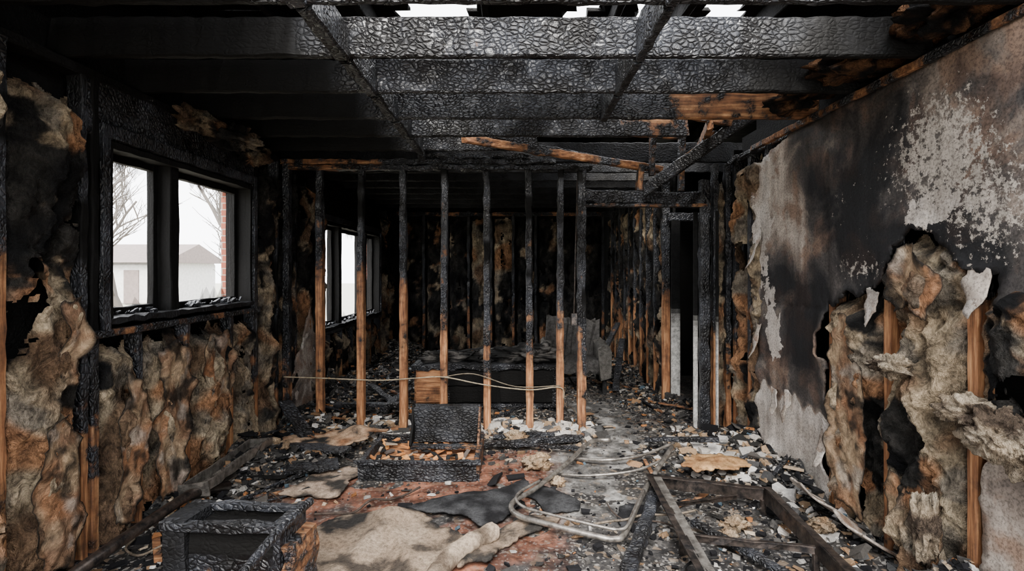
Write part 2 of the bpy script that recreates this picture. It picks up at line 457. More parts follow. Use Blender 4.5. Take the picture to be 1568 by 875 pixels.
PAL = [((.012, .012, .014), 46), ((.05, .048, .046), 24), ((.14, .133, .125), 13), ((.42, .40, .37), 8), ((.74, .72, .69), 5), ((.30, .19, .11), 8), ((.42, .18, .07), 5), ((.50, .40, .29), 7), ((.10, .15, .19), 2)]
PALB = [((.012, .012, .014), 46), ((.05, .048, .046), 26), ((.12, .11, .10), 10), ((.34, .32, .29), 4), ((.30, .18, .10), 7), ((.45, .34, .23), 4)]
chips('fine_fragments', 34000, dens, .008, .05, PAL, rub)
chips('board_fragments', 2300, dens, .04, .15, PALB, rub, (.06, .2))
PALW = [((.80, .77, .73), 6), ((.55, .51, .46), 5), ((.45, .31, .19), 4), ((.1, .1, .1), 5)]
chips('plaster_fragments', 2000, lambda x, y: min(1, gauss(0, y, 0, 4.92, 1, .22)*sstep(.9, .5, x)*sstep(-2.1, -1.5, x)+.9*gauss(x, y, 1.7, 4.3, .3, .5)+.25*gauss(x, y, 1.75, 3.4, .15, .7)), .02, .10, PALW, rub, (.15, .6))
mb = MB()
for i in range(230):
    while True:
        x = R(-2.1, 1.9); y = 2.2+6.5*random.random()**1.4
        if random.random() < dens(x, y)**1.3: break
    a = R(0, math.pi); L = R(.12, .6)
    dx, dy = math.cos(a)*L/2, math.sin(a)*L/2
    if x+abs(dx) > 1.98 or x-abs(dx) < -2.18 or (y > 6 and x+abs(dx) > 1.65): continue
    z0 = max(0, H(x-dx, y-dy))+.012; z1 = max(0, H(x+dx, y+dy))+.012+R(0, .04)
    mb.beam((x-dx, y-dy, z0), (x+dx, y+dy, z1), R(.012, .04), R(.008, .022), random.choice([1, 1, 1.1, 1.1, .55, .3]), rag=.02)
mb.obj('charred_sticks', [M_WH], rub)
# loose electrical wire tangles lying in the rubble
mb = MB()
for i in range(16):
    while True:
        x = R(-1.9, 1.75); y = 2.4+3.0*random.random()
        if random.random() < .2+dens(x, y): break
    a = R(0, 6.28); pts = []
    for k in range(7):
        pts.append((max(-2.15, min(1.95, x)), y, max(0, H(x, y))+.018+R(0, .05))); a += R(-.9, .9); x += math.cos(a)*.12; y += math.sin(a)*.12
    mb.tube(smooth(pts, 5), R(.004, .008), col=random.choice([(.02, .02, .02), (.08, .06, .05), (.25, .2, .15)]), sides=6)
mb.obj('loose_wires', [M_PAINT], rub, True)

# ------------------------------------------------------------------ LEFT WALL
wl = empty('wall_left')
mb = MB()
studs = [1.88, 2.29, 2.73, 3.13, 3.59, 4.14, 4.54, 4.93, 5.35, 5.85, 6.3, 6.75, 7.2, 7.65, 8.1, 8.6, 9.1, 9.5, 1.4, .95, .5, 0.05, -.4, -.9, -1.4]
W1 = (2.87, 4.44, 1.245, 2.26); W2 = (6.1, 8.6, .82, 2.12)
rs = random.Random(3)
for y in studs:
    zt = WALLH-.04
    for W in (W1, W2):
        if W[0]-.02 < y < W[1]+.02: zt = W[2]-.03
    zc = rs.uniform(.7, 1.3)
    if y < 2.4: zc = 1.8
    if y > 4.8: zc = rs.uniform(.3, .9)
    mb.beam((XL-.045, y, 0), (XL-.045, y, zt), .042, .09, (lambda p, zc=zc: .18+.88*sstep(zc-.5, zc+.5, p.z)+.4*nz(p.z*2.5, zc*9)), up=(1, 0, 0), jit=.004)
for y in (2.80, 4.50, 6.05, 8.65):
    mb.beam((XL-.045, y, 0), (XL-.045, y, WALLH-.04), .05, .09, (lambda p: .28+.83*sstep(.4, 1.3, p.z)), up=(1, 0, 0))
mb.obj('studs', [M_WV], wl)
mb = MB()
mb.beam((XL-.045, -1.5, .02), (XL-.045, 9.6, .02), .09, .04, .7, step=.3)
mb.beam((XL-.045, -1.5, WALLH-.03), (XL-.045, 9.6, WALLH-.03), .09, .06, 1.1, step=.15)
mb.beam((XL-.03, 2.74, 2.44), (XL-.03, 4.56, 2.44), .05, .34, lambda p: 1.02+.14*nz(p.y*3, 1), step=.1)
mb.beam((XL-.03, 6.05, 2.35), (XL-.03, 8.65, 2.35), .05, .45, 1.1, step=.1)
mb.beam((XL-.03, 2.74, 1.20), (XL-.03, 4.56, 1.20), .12, .04, .6, step=.1)
mb.beam((XL-.03, 6.05, .79), (XL-.03, 8.65, .79), .12, .04, .8, step=.1)
mb.obj('plates_and_headers', [M_WH], wl)
mb = MB()
def lw(xa, xb, mat, char):
    ys = [-1.6, W1[0], W1[1], W2[0], W2[1], 9.8]
    for i in range(5):
        a, b = ys[i], ys[i+1]
        if i in (1, 3):
            W = W1 if i == 1 else W2
            mb.box((xa, a, -.1), (xb, b, W[2]), char, mat=mat); mb.box((xa, a, W[3]), (xb, b, WALLH+.2), char, mat=mat)
        else: mb.box((xa, a, -.1), (xb, b, WALLH+.2), char, mat=mat)
lw(XL-.11, XL-.125, 0, 1.2); lw(XL-.16, XL-.26, 1, 0)
mb.obj('sheathing_and_brick', [M_WH, M_BRICK], wl)

mb = MB()
for i, (a, b) in enumerate([(.98, 1.37), (1.43, 1.85), (1.91, 2.26), (2.32, 2.70)]):
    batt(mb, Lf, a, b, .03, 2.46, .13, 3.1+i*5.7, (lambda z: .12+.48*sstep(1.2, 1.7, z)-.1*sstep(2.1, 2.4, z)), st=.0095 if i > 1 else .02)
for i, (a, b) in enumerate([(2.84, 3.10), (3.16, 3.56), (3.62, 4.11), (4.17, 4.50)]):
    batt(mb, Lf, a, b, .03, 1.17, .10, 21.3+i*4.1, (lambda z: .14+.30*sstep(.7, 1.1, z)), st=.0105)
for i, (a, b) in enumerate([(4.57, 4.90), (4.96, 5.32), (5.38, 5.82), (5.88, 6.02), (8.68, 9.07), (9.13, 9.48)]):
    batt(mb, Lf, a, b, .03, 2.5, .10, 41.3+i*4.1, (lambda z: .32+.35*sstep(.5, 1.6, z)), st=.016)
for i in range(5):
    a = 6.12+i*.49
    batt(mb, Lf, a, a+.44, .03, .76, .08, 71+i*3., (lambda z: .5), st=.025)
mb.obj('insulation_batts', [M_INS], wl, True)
# torn kraft-paper facing still stapled over some batts
def kraft(poly, seed, side, off, parent, amp=.16):
    def col(u, v, d):
        k = fbm(u*5+seed, v*4, 2, 4)
        c = mixc(mixc((.60, .43, .27), (.34, .20, .12), sstep(-.3, .3, k)), (.50, .22, .10), sstep(.1, .4, fbm(u*3, v*3+seed, 6, 3))*.7)
        c = mixc(c, (.50, .46, .40), sstep(.1, .35, fbm(u*4+3, v*4, seed, 4))*.6)
        return mixc(c, (.03, .025, .02), min(1, sstep(.022, 0, d)+sstep(.1, .4, fbm(u*7, v*6, seed, 4))*.9))
    def fn(u, v, d):
        w = off+.035*fbm(u*5+seed, v*2.2, 1, 4)+.016*(1-2*abs(nz(u*9+seed, v*5, 3)))+.05*math.exp(-d/.03)*max(0, nz(u*7, v*7, seed)+.1)
        return (XL+w, u, v) if side < 0 else (XR-w, u, v)
    polysheet(fract(poly, amp, 4, seed), .014, fn, {'col': col}, 'kraft_facing', [M_KRAFT], parent, .002)
kraft([(2.86, .15), (2.9, .7), (2.95, .98), (3.06, .9), (3.09, .4), (3.0, .1)], 41, -1, .035, wl)
kraft([(3.2, .12), (3.17, .6), (3.2, 1.05), (3.36, 1.1), (3.52, 1.02), (3.54, .55), (3.45, .35), (3.4, .1)], 42, -1, .045, wl)
kraft([(3.66, .25), (3.68, .8), (3.72, 1.08), (3.95, 1.1), (4.08, .9), (4.02, .5), (3.9, .22)], 43, -1, .04, wl)
kraft([(2.36, .12), (2.34, .5), (2.4, .78), (2.52, .85), (2.64, .7), (2.66, .3), (2.55, .08)], 44, -1, .065, wl)
kraft([(2.50, .95), (2.48, 1.15), (2.52, 1.4), (2.62, 1.42), (2.66, 1.2), (2.6, .98)], 45, -1, .065, wl)
mb = MB()
for (c, r, s) in [((-2.12, 3.5, 2.54), (.08, .18, .06), 1), ((-2.08, 3.85, 2.52), (.12, .2, .07), 5), ((-2.15, 4.3, 2.5), (.07, .18, .08), 9)]:
    mb.blob(c, r, (lambda x, y, z, s=s: tuple(.5*q for q in inscol(x*2+y, z*2, s, .42))), s, .8)
mb.obj('hanging_insulation', [M_INS], wl, True)
polysheet(fract([(5.1, .02), (6.0, .02), (6.0, .5), (5.8, .75), (5.6, 1.15), (5.45, 1.0), (5.25, .7), (5.1, .5)], .18, 4, 5), .04,
          lambda u, v, d: (XL+.055+.02*nz(u*3, v*3), u, v), {'soot': lambda u, v, d: .3, 'peel': lambda u, v, d: .15, 'spk': lambda u, v, d: -.2}, 'gypsum_remnant', [M_GYP], wl, .012)

def window(name, W, split):
    y0, y1, z0, z1 = W; mb = MB(); C = 1.14
    xa, xb = XL-.20, XL+.01
    fw = .035
    mb.box((xa, y0, z0), (xb, y0+fw, z1), C, jit=.003); mb.box((xa, y1-fw, z0), (xb, y1, z1), C, jit=.003)
    mb.box((xa, y0, z1-fw), (xb, y1, z1), C, jit=.003, step=.08); mb.box((xa, y0, z0), (xb+.02, y1, z0+fw), 1.08, jit=.005, step=.06)
    for t in (y0-.05, y1): mb.box((XL, t, z0-.06), (XL+.025, t+.05, z1+.08), 1.02, jit=.004)
    mb.box((XL, y0-.05, z1+.01), (XL+.025, y1+.05, z1+.08), 1.02, jit=.004, step=.08)
    ys = [y0+fw]+split+[y1-fw]
    for s in split: mb.box((xa+.02, s-.045, z0), (xb-.03, s+.045, z1), C, jit=.003)
    for i in range(len(ys)-1):
        a = ys[i]+(.05 if i else 0); b = ys[i+1]-(.05 if i < len(ys)-2 else 0)
        x = XL-.12; w = .045
        mb.box((x-.02, a, z0+fw), (x+.02, a+w, z1-fw), C, jit=.003); mb.box((x-.02, b-w, z0+fw), (x+.02, b, z1-fw), C, jit=.003)
        mb.box((x-.02, a, z0+fw), (x+.02, b, z0+fw+w), C, jit=.003, step=.08); mb.box((x-.02, a, z1-fw-w), (x+.02, b, z1-fw), C, jit=.003, step=.08)
        for k in range(14):
            t = R(a+w, b-w-.1); e = R(.04, .14); top = random.random() < .6
            zz = z1-fw-w if top else z0+fw+w; sg = -1 if top else 1
            bb = len(mb.v)
            for p in ((x, t-e*.5, zz), (x, t+e*.7, zz), (x+.004, t+R(-.3, .5)*e, zz+sg*R(.03, .10))): mb.v.append(p); mb.ch.append(1); mb.c.append((.1, .1, .1))
            mb.f.append((bb, bb+1, bb+2)); mb.m.append(1)
    for k in range(40):
        t = R(y0+.05, y1-.1); e = R(.015, .05); dx = R(-.06, .03)
        mb.beam((XL-.03+dx, t, z0+.045), (XL-.03+dx, t+e, z0+.05+R(0, .02)), e*.6, e*.5, 1, jit=.006)
    mb.obj(name, [M_WV, M_GLASS])
window('window_1', W1, [3.48]); window('window_2', W2, [6.75, 7.9])

# ------------------------------------------------------------------ RIGHT WALL
wr = empty('wall_right'); mb = MB()
for y in [-1.4, -.95, -.5, -.05, .4, .85, 1.3, 1.8, 2.36, 2.90, 3.41, 3.86, 4.30, 4.62, 4.93]:
    zc = 1.4 if y < 4 else .7
    mb.beam((XR+.04, y, 0), (XR+.04, y, WALLH-.05), .055, .09, (lambda p, zc=zc: .15+.8*sstep(zc-.3, zc+.6, p.z)+.4*nz(p.z*2.5, zc*9)), up=(1, 0, 0))
mb.obj('studs', [M_WV], wr)
mb = MB()
mb.beam((XR+.06, -1.5, .02), (XR+.06, 5, .02), .09, .04, .6, step=.3)
mb.beam((XR+.06, -1.5, WALLH-.03), (XR+.06, 5, WALLH-.03), .09, .06, .7, step=.1)
mb.box((XR+.125, -1.6, -.1), (XR+.14, 5.05, WALLH+.2), 1.2)
mb.obj('plates_and_sheathing', [M_WH], wr)
top = [(-1.5, 2.57), (-1.5, .0), (1.6, 0), (1.8, .9), (1.95, 1.25), (2.12, 1.26), (2.24, 1.39), (2.21, 1.54), (2.39, 1.575), (2.5, 1.665), (2.60, 1.74), (2.72, 1.74), (2.82, 1.68), (2.88, 1.50), (3.0, 1.43),
       (3.15, 1.38), (3.22, 1.42), (3.43, 1.32), (3.41, .9), (3.40, .6), (3.44, .0), (4.05, .0), (4.18, .15), (4.36, .12), (4.40, .5), (4.36, .9), (4.42, 1.3), (4.36, 1.7), (4.45, 2.1), (4.42, 2.45), (4.1, 2.5), (3.9, 2.57)]
edge = lambda a, b: (a[1] > 2.54 and b[1] > 2.54) or (a[1] < .02 and b[1] < .02)
def gsoot(u, v, d):
    s = .55
    s -= .55*gauss(u, v, 4.2, 2.3, .28, .5)
    s += .35*gauss(u, v, 3.75, 1.25, .3, .4)
    s -= .40*gauss(u, v, 3.8, 1.85, .2, .35)
    s += .36*gauss(u, v, 3.15, 1.9, .3, .55)
    s -= .05*gauss(u, v, 2.1, 2.15, .15, .4)
    s += .5*gauss(u, v, 2.5, 1.68, .4, .12)
    s -= .60*sstep(.62, .52, v+.12*nz(u*9, 1.1))*sstep(3.2, 3.5, u)
    if d < .05: s += .15*(1-d/.05)*(1 if u < 3.42 else 0)*(1 if v < 2.5 else 0)
    return s
def gpeel(u, v, d):
    p = -.5
    p += 1.6*gauss(u, v, 4.32, 2.05, .17, .5)+1.1*gauss(u, v, 4.24, 1.3, .16, .4)+1.2*gauss(u, v, 4.1, .95, .14, .3)
    p += 1.45*gauss(u, v, 2.55, 1.86, .28, .11)+.6*gauss(u, v, 2.45, 2.15, .2, .3)
    if u > 3.3: p += 2.1*sstep(.62, .50, v+.16*nz(u*9, 1.1))
    if u > 3.42: p += .35*sstep(.06, 0, d)
    p -= .5*gauss(u, v, 3.2, 2.0, .3, .6)
    return p
def gspk(u, v, d):
    return -.60+1.5*gauss(u, v, 2.55, 2.12, .36, .38)+.9*gauss(u, v, 2.18, 1.75, .25, .3)+.9*gauss(u, v, 3.1, 1.55, .4, .12)+.55*gauss(u, v, 3.3, 2.0, .3, .3)
ga = {'soot': gsoot, 'peel': gpeel, 'spk': gspk}
def gfn(u, v, d):
    near = math.exp(-d/.05)
    c = .07*near*max(0, .2+nz(u*5, v*5, 3))*(0 if (v > 2.5) else 1)
    seam = .012*math.exp(-((v-1.28)/.012)**2)+.01*math.exp(-((u-3.42)/.01)**2)
    return (XR-.012-.012*fbm(u*2, v*2, 1, 3)-c+seam, u, v)
polysheet(fract(top, .20, 5, 11, edge), .026, gfn, ga, 'gypsum_board', [M_GYP], wr, .013)
low = [(1.62, 0), (2.30, 0), (2.29, .35), (2.26, .72), (2.12, .76), (1.96, .88), (1.82, .9)]
polysheet(fract(low, .12, 4, 4, edge), .03, lambda u, v, d: (XR-.012-.006*nz(u*4, v*4), u, v), {'soot': lambda u, v, d: .12+.3*v, 'peel': lambda u, v, d: -.5, 'spk': lambda u, v, d: -.6}, 'gypsum_lower', [M_GYP], wr, .013)
polysheet(fract([(2.75, 0), (3.5, 0), (3.46, .12), (3.2, .2), (2.9, .13)], .2, 4, 8), .025, lambda u, v, d: (XR-.05-.28*math.sin(v*5)-.05*nz(u*4, v*4), u, .03+v*.9+.03*nz(u*7, 2)), {'soot': lambda u, v, d: .2, 'peel': lambda u, v, d: .2, 'spk': lambda u, v, d: -.6}, 'gypsum_flap', [M_GYP], wr, .012)
for k, (u, v, L) in enumerate([(4.40, 1.9, .35), (4.38, 1.1, .3), (3.44, .55, .3), (3.9, .62, .22), (4.1, .6, .2), (2.98, 1.42, .2), (2.3, 1.55, .22)]):
    polysheet(fract([(u-.06, v), (u+.05, v+.02), (u+.03, v-L*.6), (u-.01, v-L)], .2, 3, 30+k), .02, lambda a, b, d, v=v: (XR-.03-.5*max(0, v-b)**1.5-.02*nz(a*9, b*9), a, b), {'soot': lambda *_: .15, 'peel': lambda *_: .5, 'spk': lambda *_: -.3}, 'torn_paper', [M_GYP], wr, .003)
mb = MB()
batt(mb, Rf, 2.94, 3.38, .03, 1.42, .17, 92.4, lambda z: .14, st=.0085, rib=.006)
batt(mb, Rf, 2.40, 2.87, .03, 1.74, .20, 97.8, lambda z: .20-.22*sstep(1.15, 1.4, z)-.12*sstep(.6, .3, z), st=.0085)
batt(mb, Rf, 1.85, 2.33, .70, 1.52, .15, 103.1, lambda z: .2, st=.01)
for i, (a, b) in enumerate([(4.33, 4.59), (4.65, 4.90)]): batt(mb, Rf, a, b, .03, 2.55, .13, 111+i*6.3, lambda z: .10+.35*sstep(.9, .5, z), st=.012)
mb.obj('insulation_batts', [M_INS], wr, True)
kraft([(2.99, .1), (2.97, .5), (3.0, .95), (3.1, 1.25), (3.25, 1.28), (3.33, 1.0), (3.34, .5), (3.25, .12)], 51, 1, .06, wr, .18)
kraft([(2.50, 1.30), (2.48, 1.55), (2.58, 1.68), (2.72, 1.66), (2.8, 1.5), (2.74, 1.32), (2.62, 1.38)], 52, 1, .07, wr, .18)
kraft([(2.46, .1), (2.44, .35), (2.52, .5), (2.66, .44), (2.76, .5), (2.8, .2), (2.66, .06)], 53, 1, .07, wr, .18)
mb = MB()
LTB = lambda x, y, z: mixc(mixc((.58, .45, .31), (.85, .73, .56), .5+.9*nz(x*9, y*9, z*9)), (.15, .11, .08), sstep(.0, .4, fbm(x*6, y*6, z*6, 4)))
for (c, r, s) in [((1.97, 2.24, .93), (.08, .13, .06), 2), ((1.95, 2.12, .87), (.07, .12, .09), 7), ((1.98, 2.0, .86), (.08, .12, .10), 13), ((1.93, 2.68, 1.05), (.07, .1, .05), 29), ((1.96, 2.50, .30), (.05, .07, .14), 33)]:
    mb.blob(c, r, LTB, s, .6, 44, fr=3.4)
mb.obj('insulation_fluff', [M_INS], wr, True)
mb = MB()
mb.beam((XR-.025, -1.5, 2.59), (XR-.025, 4.5, 2.59), .035, .045, lambda p: .45+.5*nz(p.y*2.3, 4), step=.07, jit=.005)
mb.beam((XR-.01, 4.5, 2.59), (XR-.02, 5.0, 2.57), .035, .04, .8, step=.06, jit=.01)
mb.obj('trim_1', [M_WH])

# ------------------------------------------------------------------ PARTITION
YP = 5.0
wp = empty('wall_partition'); mb = MB()
xs = [-1.88, -1.48, -1.08, -.68, -.28, .12, .425, .61, .645]
zcs = [1.75, 1.45, 1.6, 1.45, .95, 1.0, 1.2, 1.1, .75]
for x, zc in zip(xs, zcs):
    mb.beam((x+R(-.015, .015), YP, 0), (x, YP, 2.5), .068 if x < .5 else .052, .09, (lambda p, zc=zc: .08+.90*sstep(zc-.8, zc+.8, p.z)+(.55*nz(p.x*9, p.z*3, 3))), up=(0, 1, 0), jit=.005, erode=.25)
mb.beam((1.80, YP, 0), (1.80, YP, 2.40), .09, .09, lambda p: 1.0, up=(0, 1, 0), jit=.007)
mb.beam((1.90, YP, 0), (1.90, YP, 2.55), .05, .09, lambda p: .1+.9*sstep(.5, 1.6, p.z), up=(0, 1, 0), jit=.006)
mb.beam((2.02, YP, 0), (2.02, YP, 2.55), .05, .09, lambda p: .1+.9*sstep(.3, 1.2, p.z), up=(0, 1, 0), jit=.006)
mb.beam((-2.19, YP, 0), (-2.19, YP, 2.55), .06, .09, lambda p: .3+.7*sstep(.3, 1.2, p.z), up=(0, 1, 0), jit=.006)
for x, a, b in [(1.30, 2.45, 2.95), (1.58, 2.3, 3.0), (1.18, 2.3, 2.55)]:
    mb.beam((x, YP+.02, a), (x+.02, YP+.02, b), .05, .09, .55, up=(0, 1, 0), jit=.006)
mb.obj('studs', [M_WV], wp)
mb = MB()
mb.beam((-2.22, YP, 2.52), (.72, YP, 2.515), .09, .045, lambda p: .45+.5*sstep(-1.9, -.6, p.x), jit=.008, step=.05)
mb.beam((-2.22, YP+.01, 2.575), (.35, YP, 2.575), .09, .045, lambda p: .40+.6*sstep(-1.5, -.8, p.x), jit=.01, step=.05, rag=.04)
mb.beam((-.9, YP-.02, 2.63), (.1, YP-.02, 2.62), .06, .03, 1, jit=.012, step=.04, rag=.04)
mb.beam((-2.2, YP, .02), (.66, YP, .02), .09, .04, .5, jit=.006)
mb.beam((.66, YP, 2.25), (1.84, YP, 2.22), .09, .13, .97, jit=.008, erode=.1)
mb.beam((.66, YP-.01, 2.16), (1.84, YP-.01, 2.155), .08, .03, .6, jit=.005)
mb.obj('plates_and_header', [M_WH], wp)
mb = MB()
batt(mb, Bf(YP+.05), 1.93, 2.0, .05, 2.4, .05, 121, lambda z: .35)
mb.obj('insulation_strip', [M_INS], wp, True)
mb = MB()
WHT = (.78, .77, .73)
def cas(x, y, w):
    n = 40
    for i in range(n):
        z = 2.1*i/n; k = sstep(.75, 1.15, z+.15*nz(z*7, x)); c = mixc(WHT, (.012, .012, .012), k)
        mb.beam((x, y, z), (x, y, z+2.1/n+.001), w, .03, 1, c, up=(0, 1, 0), step=.5, jit=0)
cas(1.80, 5.9, .10); cas(1.90, 5.04-.10, .02); cas(1.74, 5.07, .04)
mb.obj('door_1', [M_PAINT])

# ------------------------------------------------------------------ BACK ROOM WALLS
YB = 9.6
wb = empty('wall_back'); mb = MB(); rs = random.Random(5)
x = -2.1
while x < 1.7:
    zc = rs.uniform(.4, 1.2)
    mb.beam((x, YB, 0), (x, YB, 2.58), .05, .09, (lambda p, zc=zc: .4+.65*sstep(zc-.4, zc+.3, p.z)), up=(0, 1, 0), jit=.008, step=.12); x += .41
mb.obj('studs', [M_WV], wb)
mb = MB(); mb.box((-2.5, YB+.07, -.1), (3.3, YB+.1, 2.8), 1.2); mb.beam((-2.2, YB-.02, 2.56), (1.75, YB-.02, 2.56), .09, .07, lambda p: .55+.45*nz(p.x*2, 0), jit=.01)
mb.obj('plates_and_sheathing', [M_WH], wb)
mb = MB()
for i in range(9):
    a = -2.07+.41*i
    bn = .80
    if i == 4: bn = .50
    if i in (3, 1): bn = .62
    batt(mb, Bf(YB+.05), a+.03, a+.38, .05, 2.5, .10, 131+i*5.3, (lambda z, bn=bn, i=i: bn-.5*sstep(1.3, 1.6, z)*(i in (3, 4))-.25*sstep(.7, .4, z)), st=.028)
mb.obj('insulation_batts', [M_INS], wb, True)
ws = empty('wall_side'); mb = MB(); y = 6.0
while y < 9.6:
    zc = rs.uniform(.9, 1.5)
    mb.beam((1.72, y, 0), (1.72+R(-.01, .01), y, 2.58), .05, .09, (lambda p, zc=zc: .02+.98*sstep(zc-.5, zc+.3, p.z)), up=(1, 0, 0), jit=.007, step=.1); y += .36
mb.obj('studs', [M_WV], ws)
mb = MB(); mb.box((1.80, 6.0, -.1), (1.83, 9.6, 2.8), 1.2)
mb.box((2.4, 6.0, 0), (3.3, 6.03, 2.7), 1.2); mb.box((1.8, 7.6, 0), (3.3, 7.63, 2.7), 1.2); mb.box((3.25, 5.0, 0), (3.28, 7.6, 2.7), 1.2); mb.box((2.1, 5.04, 0), (3.3, 5.07, 2.7), 1.2)
mb.beam((1.72, 6.0, 2.57), (1.72, 9.6, 2.57), .09, .06, 1, step=.2); mb.beam((1.72, 5.95, 2.14), (2.4, 5.95, 2.14), .08, .10, 1)
mb.obj('plates_and_sheathing', [M_WH], ws)
mb = MB()
for i in range(10):
    a = 6.03+.36*i
    batt(mb, lambda u, z, d: (1.80-d, u, z), a, a+.3, .05, 2.5, .09, 201+i*5.3, lambda z: .48+.3*sstep(.8, 1.4, z)-.35*sstep(1.7, 2.1, z), st=.025)
mb.obj('insulation_batts', [M_INS], ws, True)
mb = MB()
mb.box((-2.5, -1.66, 0), (-1.2, -1.6, 2.75), 1.2); mb.box((1.5, -1.66, 0), (2.2, -1.6, 2.75), 1.2); mb.box((-1.2, -1.66, 2.2), (1.5, -1.6, 2.75), 1.2)  # unseen panels added behind the camera to cut light from the front
mb.obj('front_light_blocker', [M_WH])

# ------------------------------------------------------------------ CEILING
ce = empty('ceiling'); mb = MB()
yj = [2.10, 2.64, 3.17, 3.72, 4.22, 4.72]
for y in [-1.2, -.65, -.1, .45, 1.0, 1.55]+yj+[5.25, 5.8, 6.35, 6.9, 7.45, 8.0, 8.55, 9.1]:
    xr = XR+.1 if y < 5 else 1.8 if y > 6 else 3.2
    ch = lambda p: 1.0+.14*sstep(-.85, -1.3, p.x)+.09*sstep(1.0, 1.6, p.x)  # left ends painted blacker than their char, standing in for the shade there
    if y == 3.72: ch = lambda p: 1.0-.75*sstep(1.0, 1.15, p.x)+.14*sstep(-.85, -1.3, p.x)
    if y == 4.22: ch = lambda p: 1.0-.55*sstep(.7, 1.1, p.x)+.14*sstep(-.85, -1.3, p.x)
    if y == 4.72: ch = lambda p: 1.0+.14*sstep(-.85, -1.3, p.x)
    if y > 5: ch = 1.08
    xr2 = xr if y not in (4.22, 4.72) else (1.35 if y == 4.22 else .2)
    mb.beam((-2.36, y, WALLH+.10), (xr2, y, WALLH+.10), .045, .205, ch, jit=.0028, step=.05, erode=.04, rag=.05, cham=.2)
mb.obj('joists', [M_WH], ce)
mb = MB()
for a, b in zip([1.55]+yj[:-1], yj):
    mb.beam((-.86, a+.02, WALLH+.06), (-.87, b-.02, WALLH+.06), .07, .17, 1, jit=.004)
    if b < 4.0: mb.beam((.62, a+.02, WALLH+.07), (.62, b-.02, WALLH+.07), .045, .19, 1, jit=.004)
mb.beam((-.86, 4.72, WALLH+.0), (-.9, 5.0, WALLH+.0), .06, .09, 1)
mb.obj('blocking', [M_WH], ce)
mb = MB()
mb.beam((-.42, 4.55, 2.68), (1.42, 5.1, 2.52), .06, .07, lambda p: .25+.7*nz(p.x*3, 1), jit=.008, rag=.05)
mb.beam((-.3, 4.62, 2.72), (1.3, 5.2, 2.56), .05, .05, 1, jit=.008, rag=.05)
mb.beam((1.22, 4.9, 2.29), (1.98, 4.25, 2.86), .06, .10, lambda p: .95, jit=.008, rag=.04)
mb.beam((1.30, 5.0, 2.36), (1.75, 4.6, 2.72), .05, .07, lambda p: .4, jit=.008, rag=.04)
mb.beam((1.05, 4.4, 2.95), (1.9, 4.4, 2.78), .05, .1, .45, rag=.04)
mb.beam((1.6, 4.3, 2.75), (1.85, 5.3, 2.75), .05, .1, .4, rag=.04)
mb.beam((1.0, 4.75, 2.82), (1.55, 4.8, 2.8), .05, .12, .55, rag=.06)
mb.obj('broken_rafters', [M_WH], ce)
mb = MB(); y = -1.6; zr = 3.35
def plank(a, b, y):
    if b-a > .05: mb.beam((a, y, zr), (b, y, zr), .148, .025, 1.15, step=.3, rag=.03)
while y < 9.8:
    if y < 2.35:
        plank(-2.6, -1.0+R(-.2, .15), y); plank(1.65+R(-.15, .2), 3.4, y)
    elif 3.45 < y < 3.95:
        g = [(-.80, -.30), (.38, .56), (.78, .98), (1.30, 1.58)]; p = -2.6
        for a, b in g: plank(p, a+R(-.06, .06), y); p = b+R(-.06, .06)
        plank(p, 3.4, y)
    elif 4.45 < y < 4.75:
        plank(-2.6, -.6+R(-.04, .04), y); plank(-.38, -.08, y); plank(.25, 3.4, y)
    elif 4.75 < y < 5.8:
        plank(-2.6, .85+R(-.2, .2), y); plank(1.95, 3.4, y)
    else: mb.beam((-2.6, y, zr), (3.4, y, zr), .15, .025, 1.2, step=.4)
    y += .147
mb.obj('roof_deck', [M_WH], ce)
mb = MB()
for x in (-2.2, -1.6, -1.0, -.2, .66, 1.1, 1.7, 2.3, 2.6): mb.beam((x, -1.5, zr-.09), (x, 9.7, zr-.09), .045, .14, 1.1, step=.2)
mb.obj('rafters', [M_WH], ce)
mb = MB()
mb.box((-2.55, -1.6, 2.75), (-2.5, 9.8, 3.4), 1.2); mb.box((2.3, -1.6, 2.6), (2.35, 5.0, 3.4), 1.2); mb.box((-2.6, 9.75, 2.6), (3.4, 9.8, 3.4), 1.2); mb.box((3.3, 5, 2.6), (3.35, 9.8, 3.4), 1.2)
mb.obj('eaves', [M_WH], ce)
mb = MB()
for (c, r, s) in [((1.95, 2.95, 2.72), (.2, .22, .07), 1), ((1.98, 2.4, 2.72), (.16, .2, .07), 5), ((1.9, 3.5, 2.7), (.14, .2, .06), 8)]:
    mb.blob(c, r, (lambda x, y, z, s=s: mixc((.26, .13, .065), BLK, sstep(-.2, .3, fbm(x*7, y*7, z*7)))), s, .8)
mb.obj('ceiling_insulation', [M_INS], ce, True)

# ------------------------------------------------------------------ FURNITURE / OBJECTS
mb = MB(); x0, x1, y0, y1, h = -1.10, .43, 5.62, 6.05, .52
cd = lambda p: 1.14-1.05*sstep(-.74, -.80, p.x)
mb.box((x0, y0+.02, .06), (x0+.04, y1, h-.04), .4, jit=.004, step=.08); mb.box((x1-.04, y0, .06), (x1, y1, h-.04), 1, jit=.004)
mb.box((x0, y1-.03, .06), (x1, y1, h-.04), 1)
mb.box((x0, y0, .06), (x1, y1, .1), 1)
mb.box((x0-.03, y0-.03, h-.05), (x1+.03, y1+.02, h), 1.03, jit=.012, step=.06)
mb.box((x0+.02, y0+.01, .1), (x1-.02, y0+.03, h-.05), cd, jit=.004, step=.03)
for a, b in ((x0+.03, -.80), (-.77, -.2), (-.17, x1-.04)):
    for (c, d) in (((.12, .46),) if b == -.80 else ((.12, .28), (.30, .46))):
        mb.box((a, y0-.015, c), (b, y0+.012, d), cd, jit=.004, step=.06)
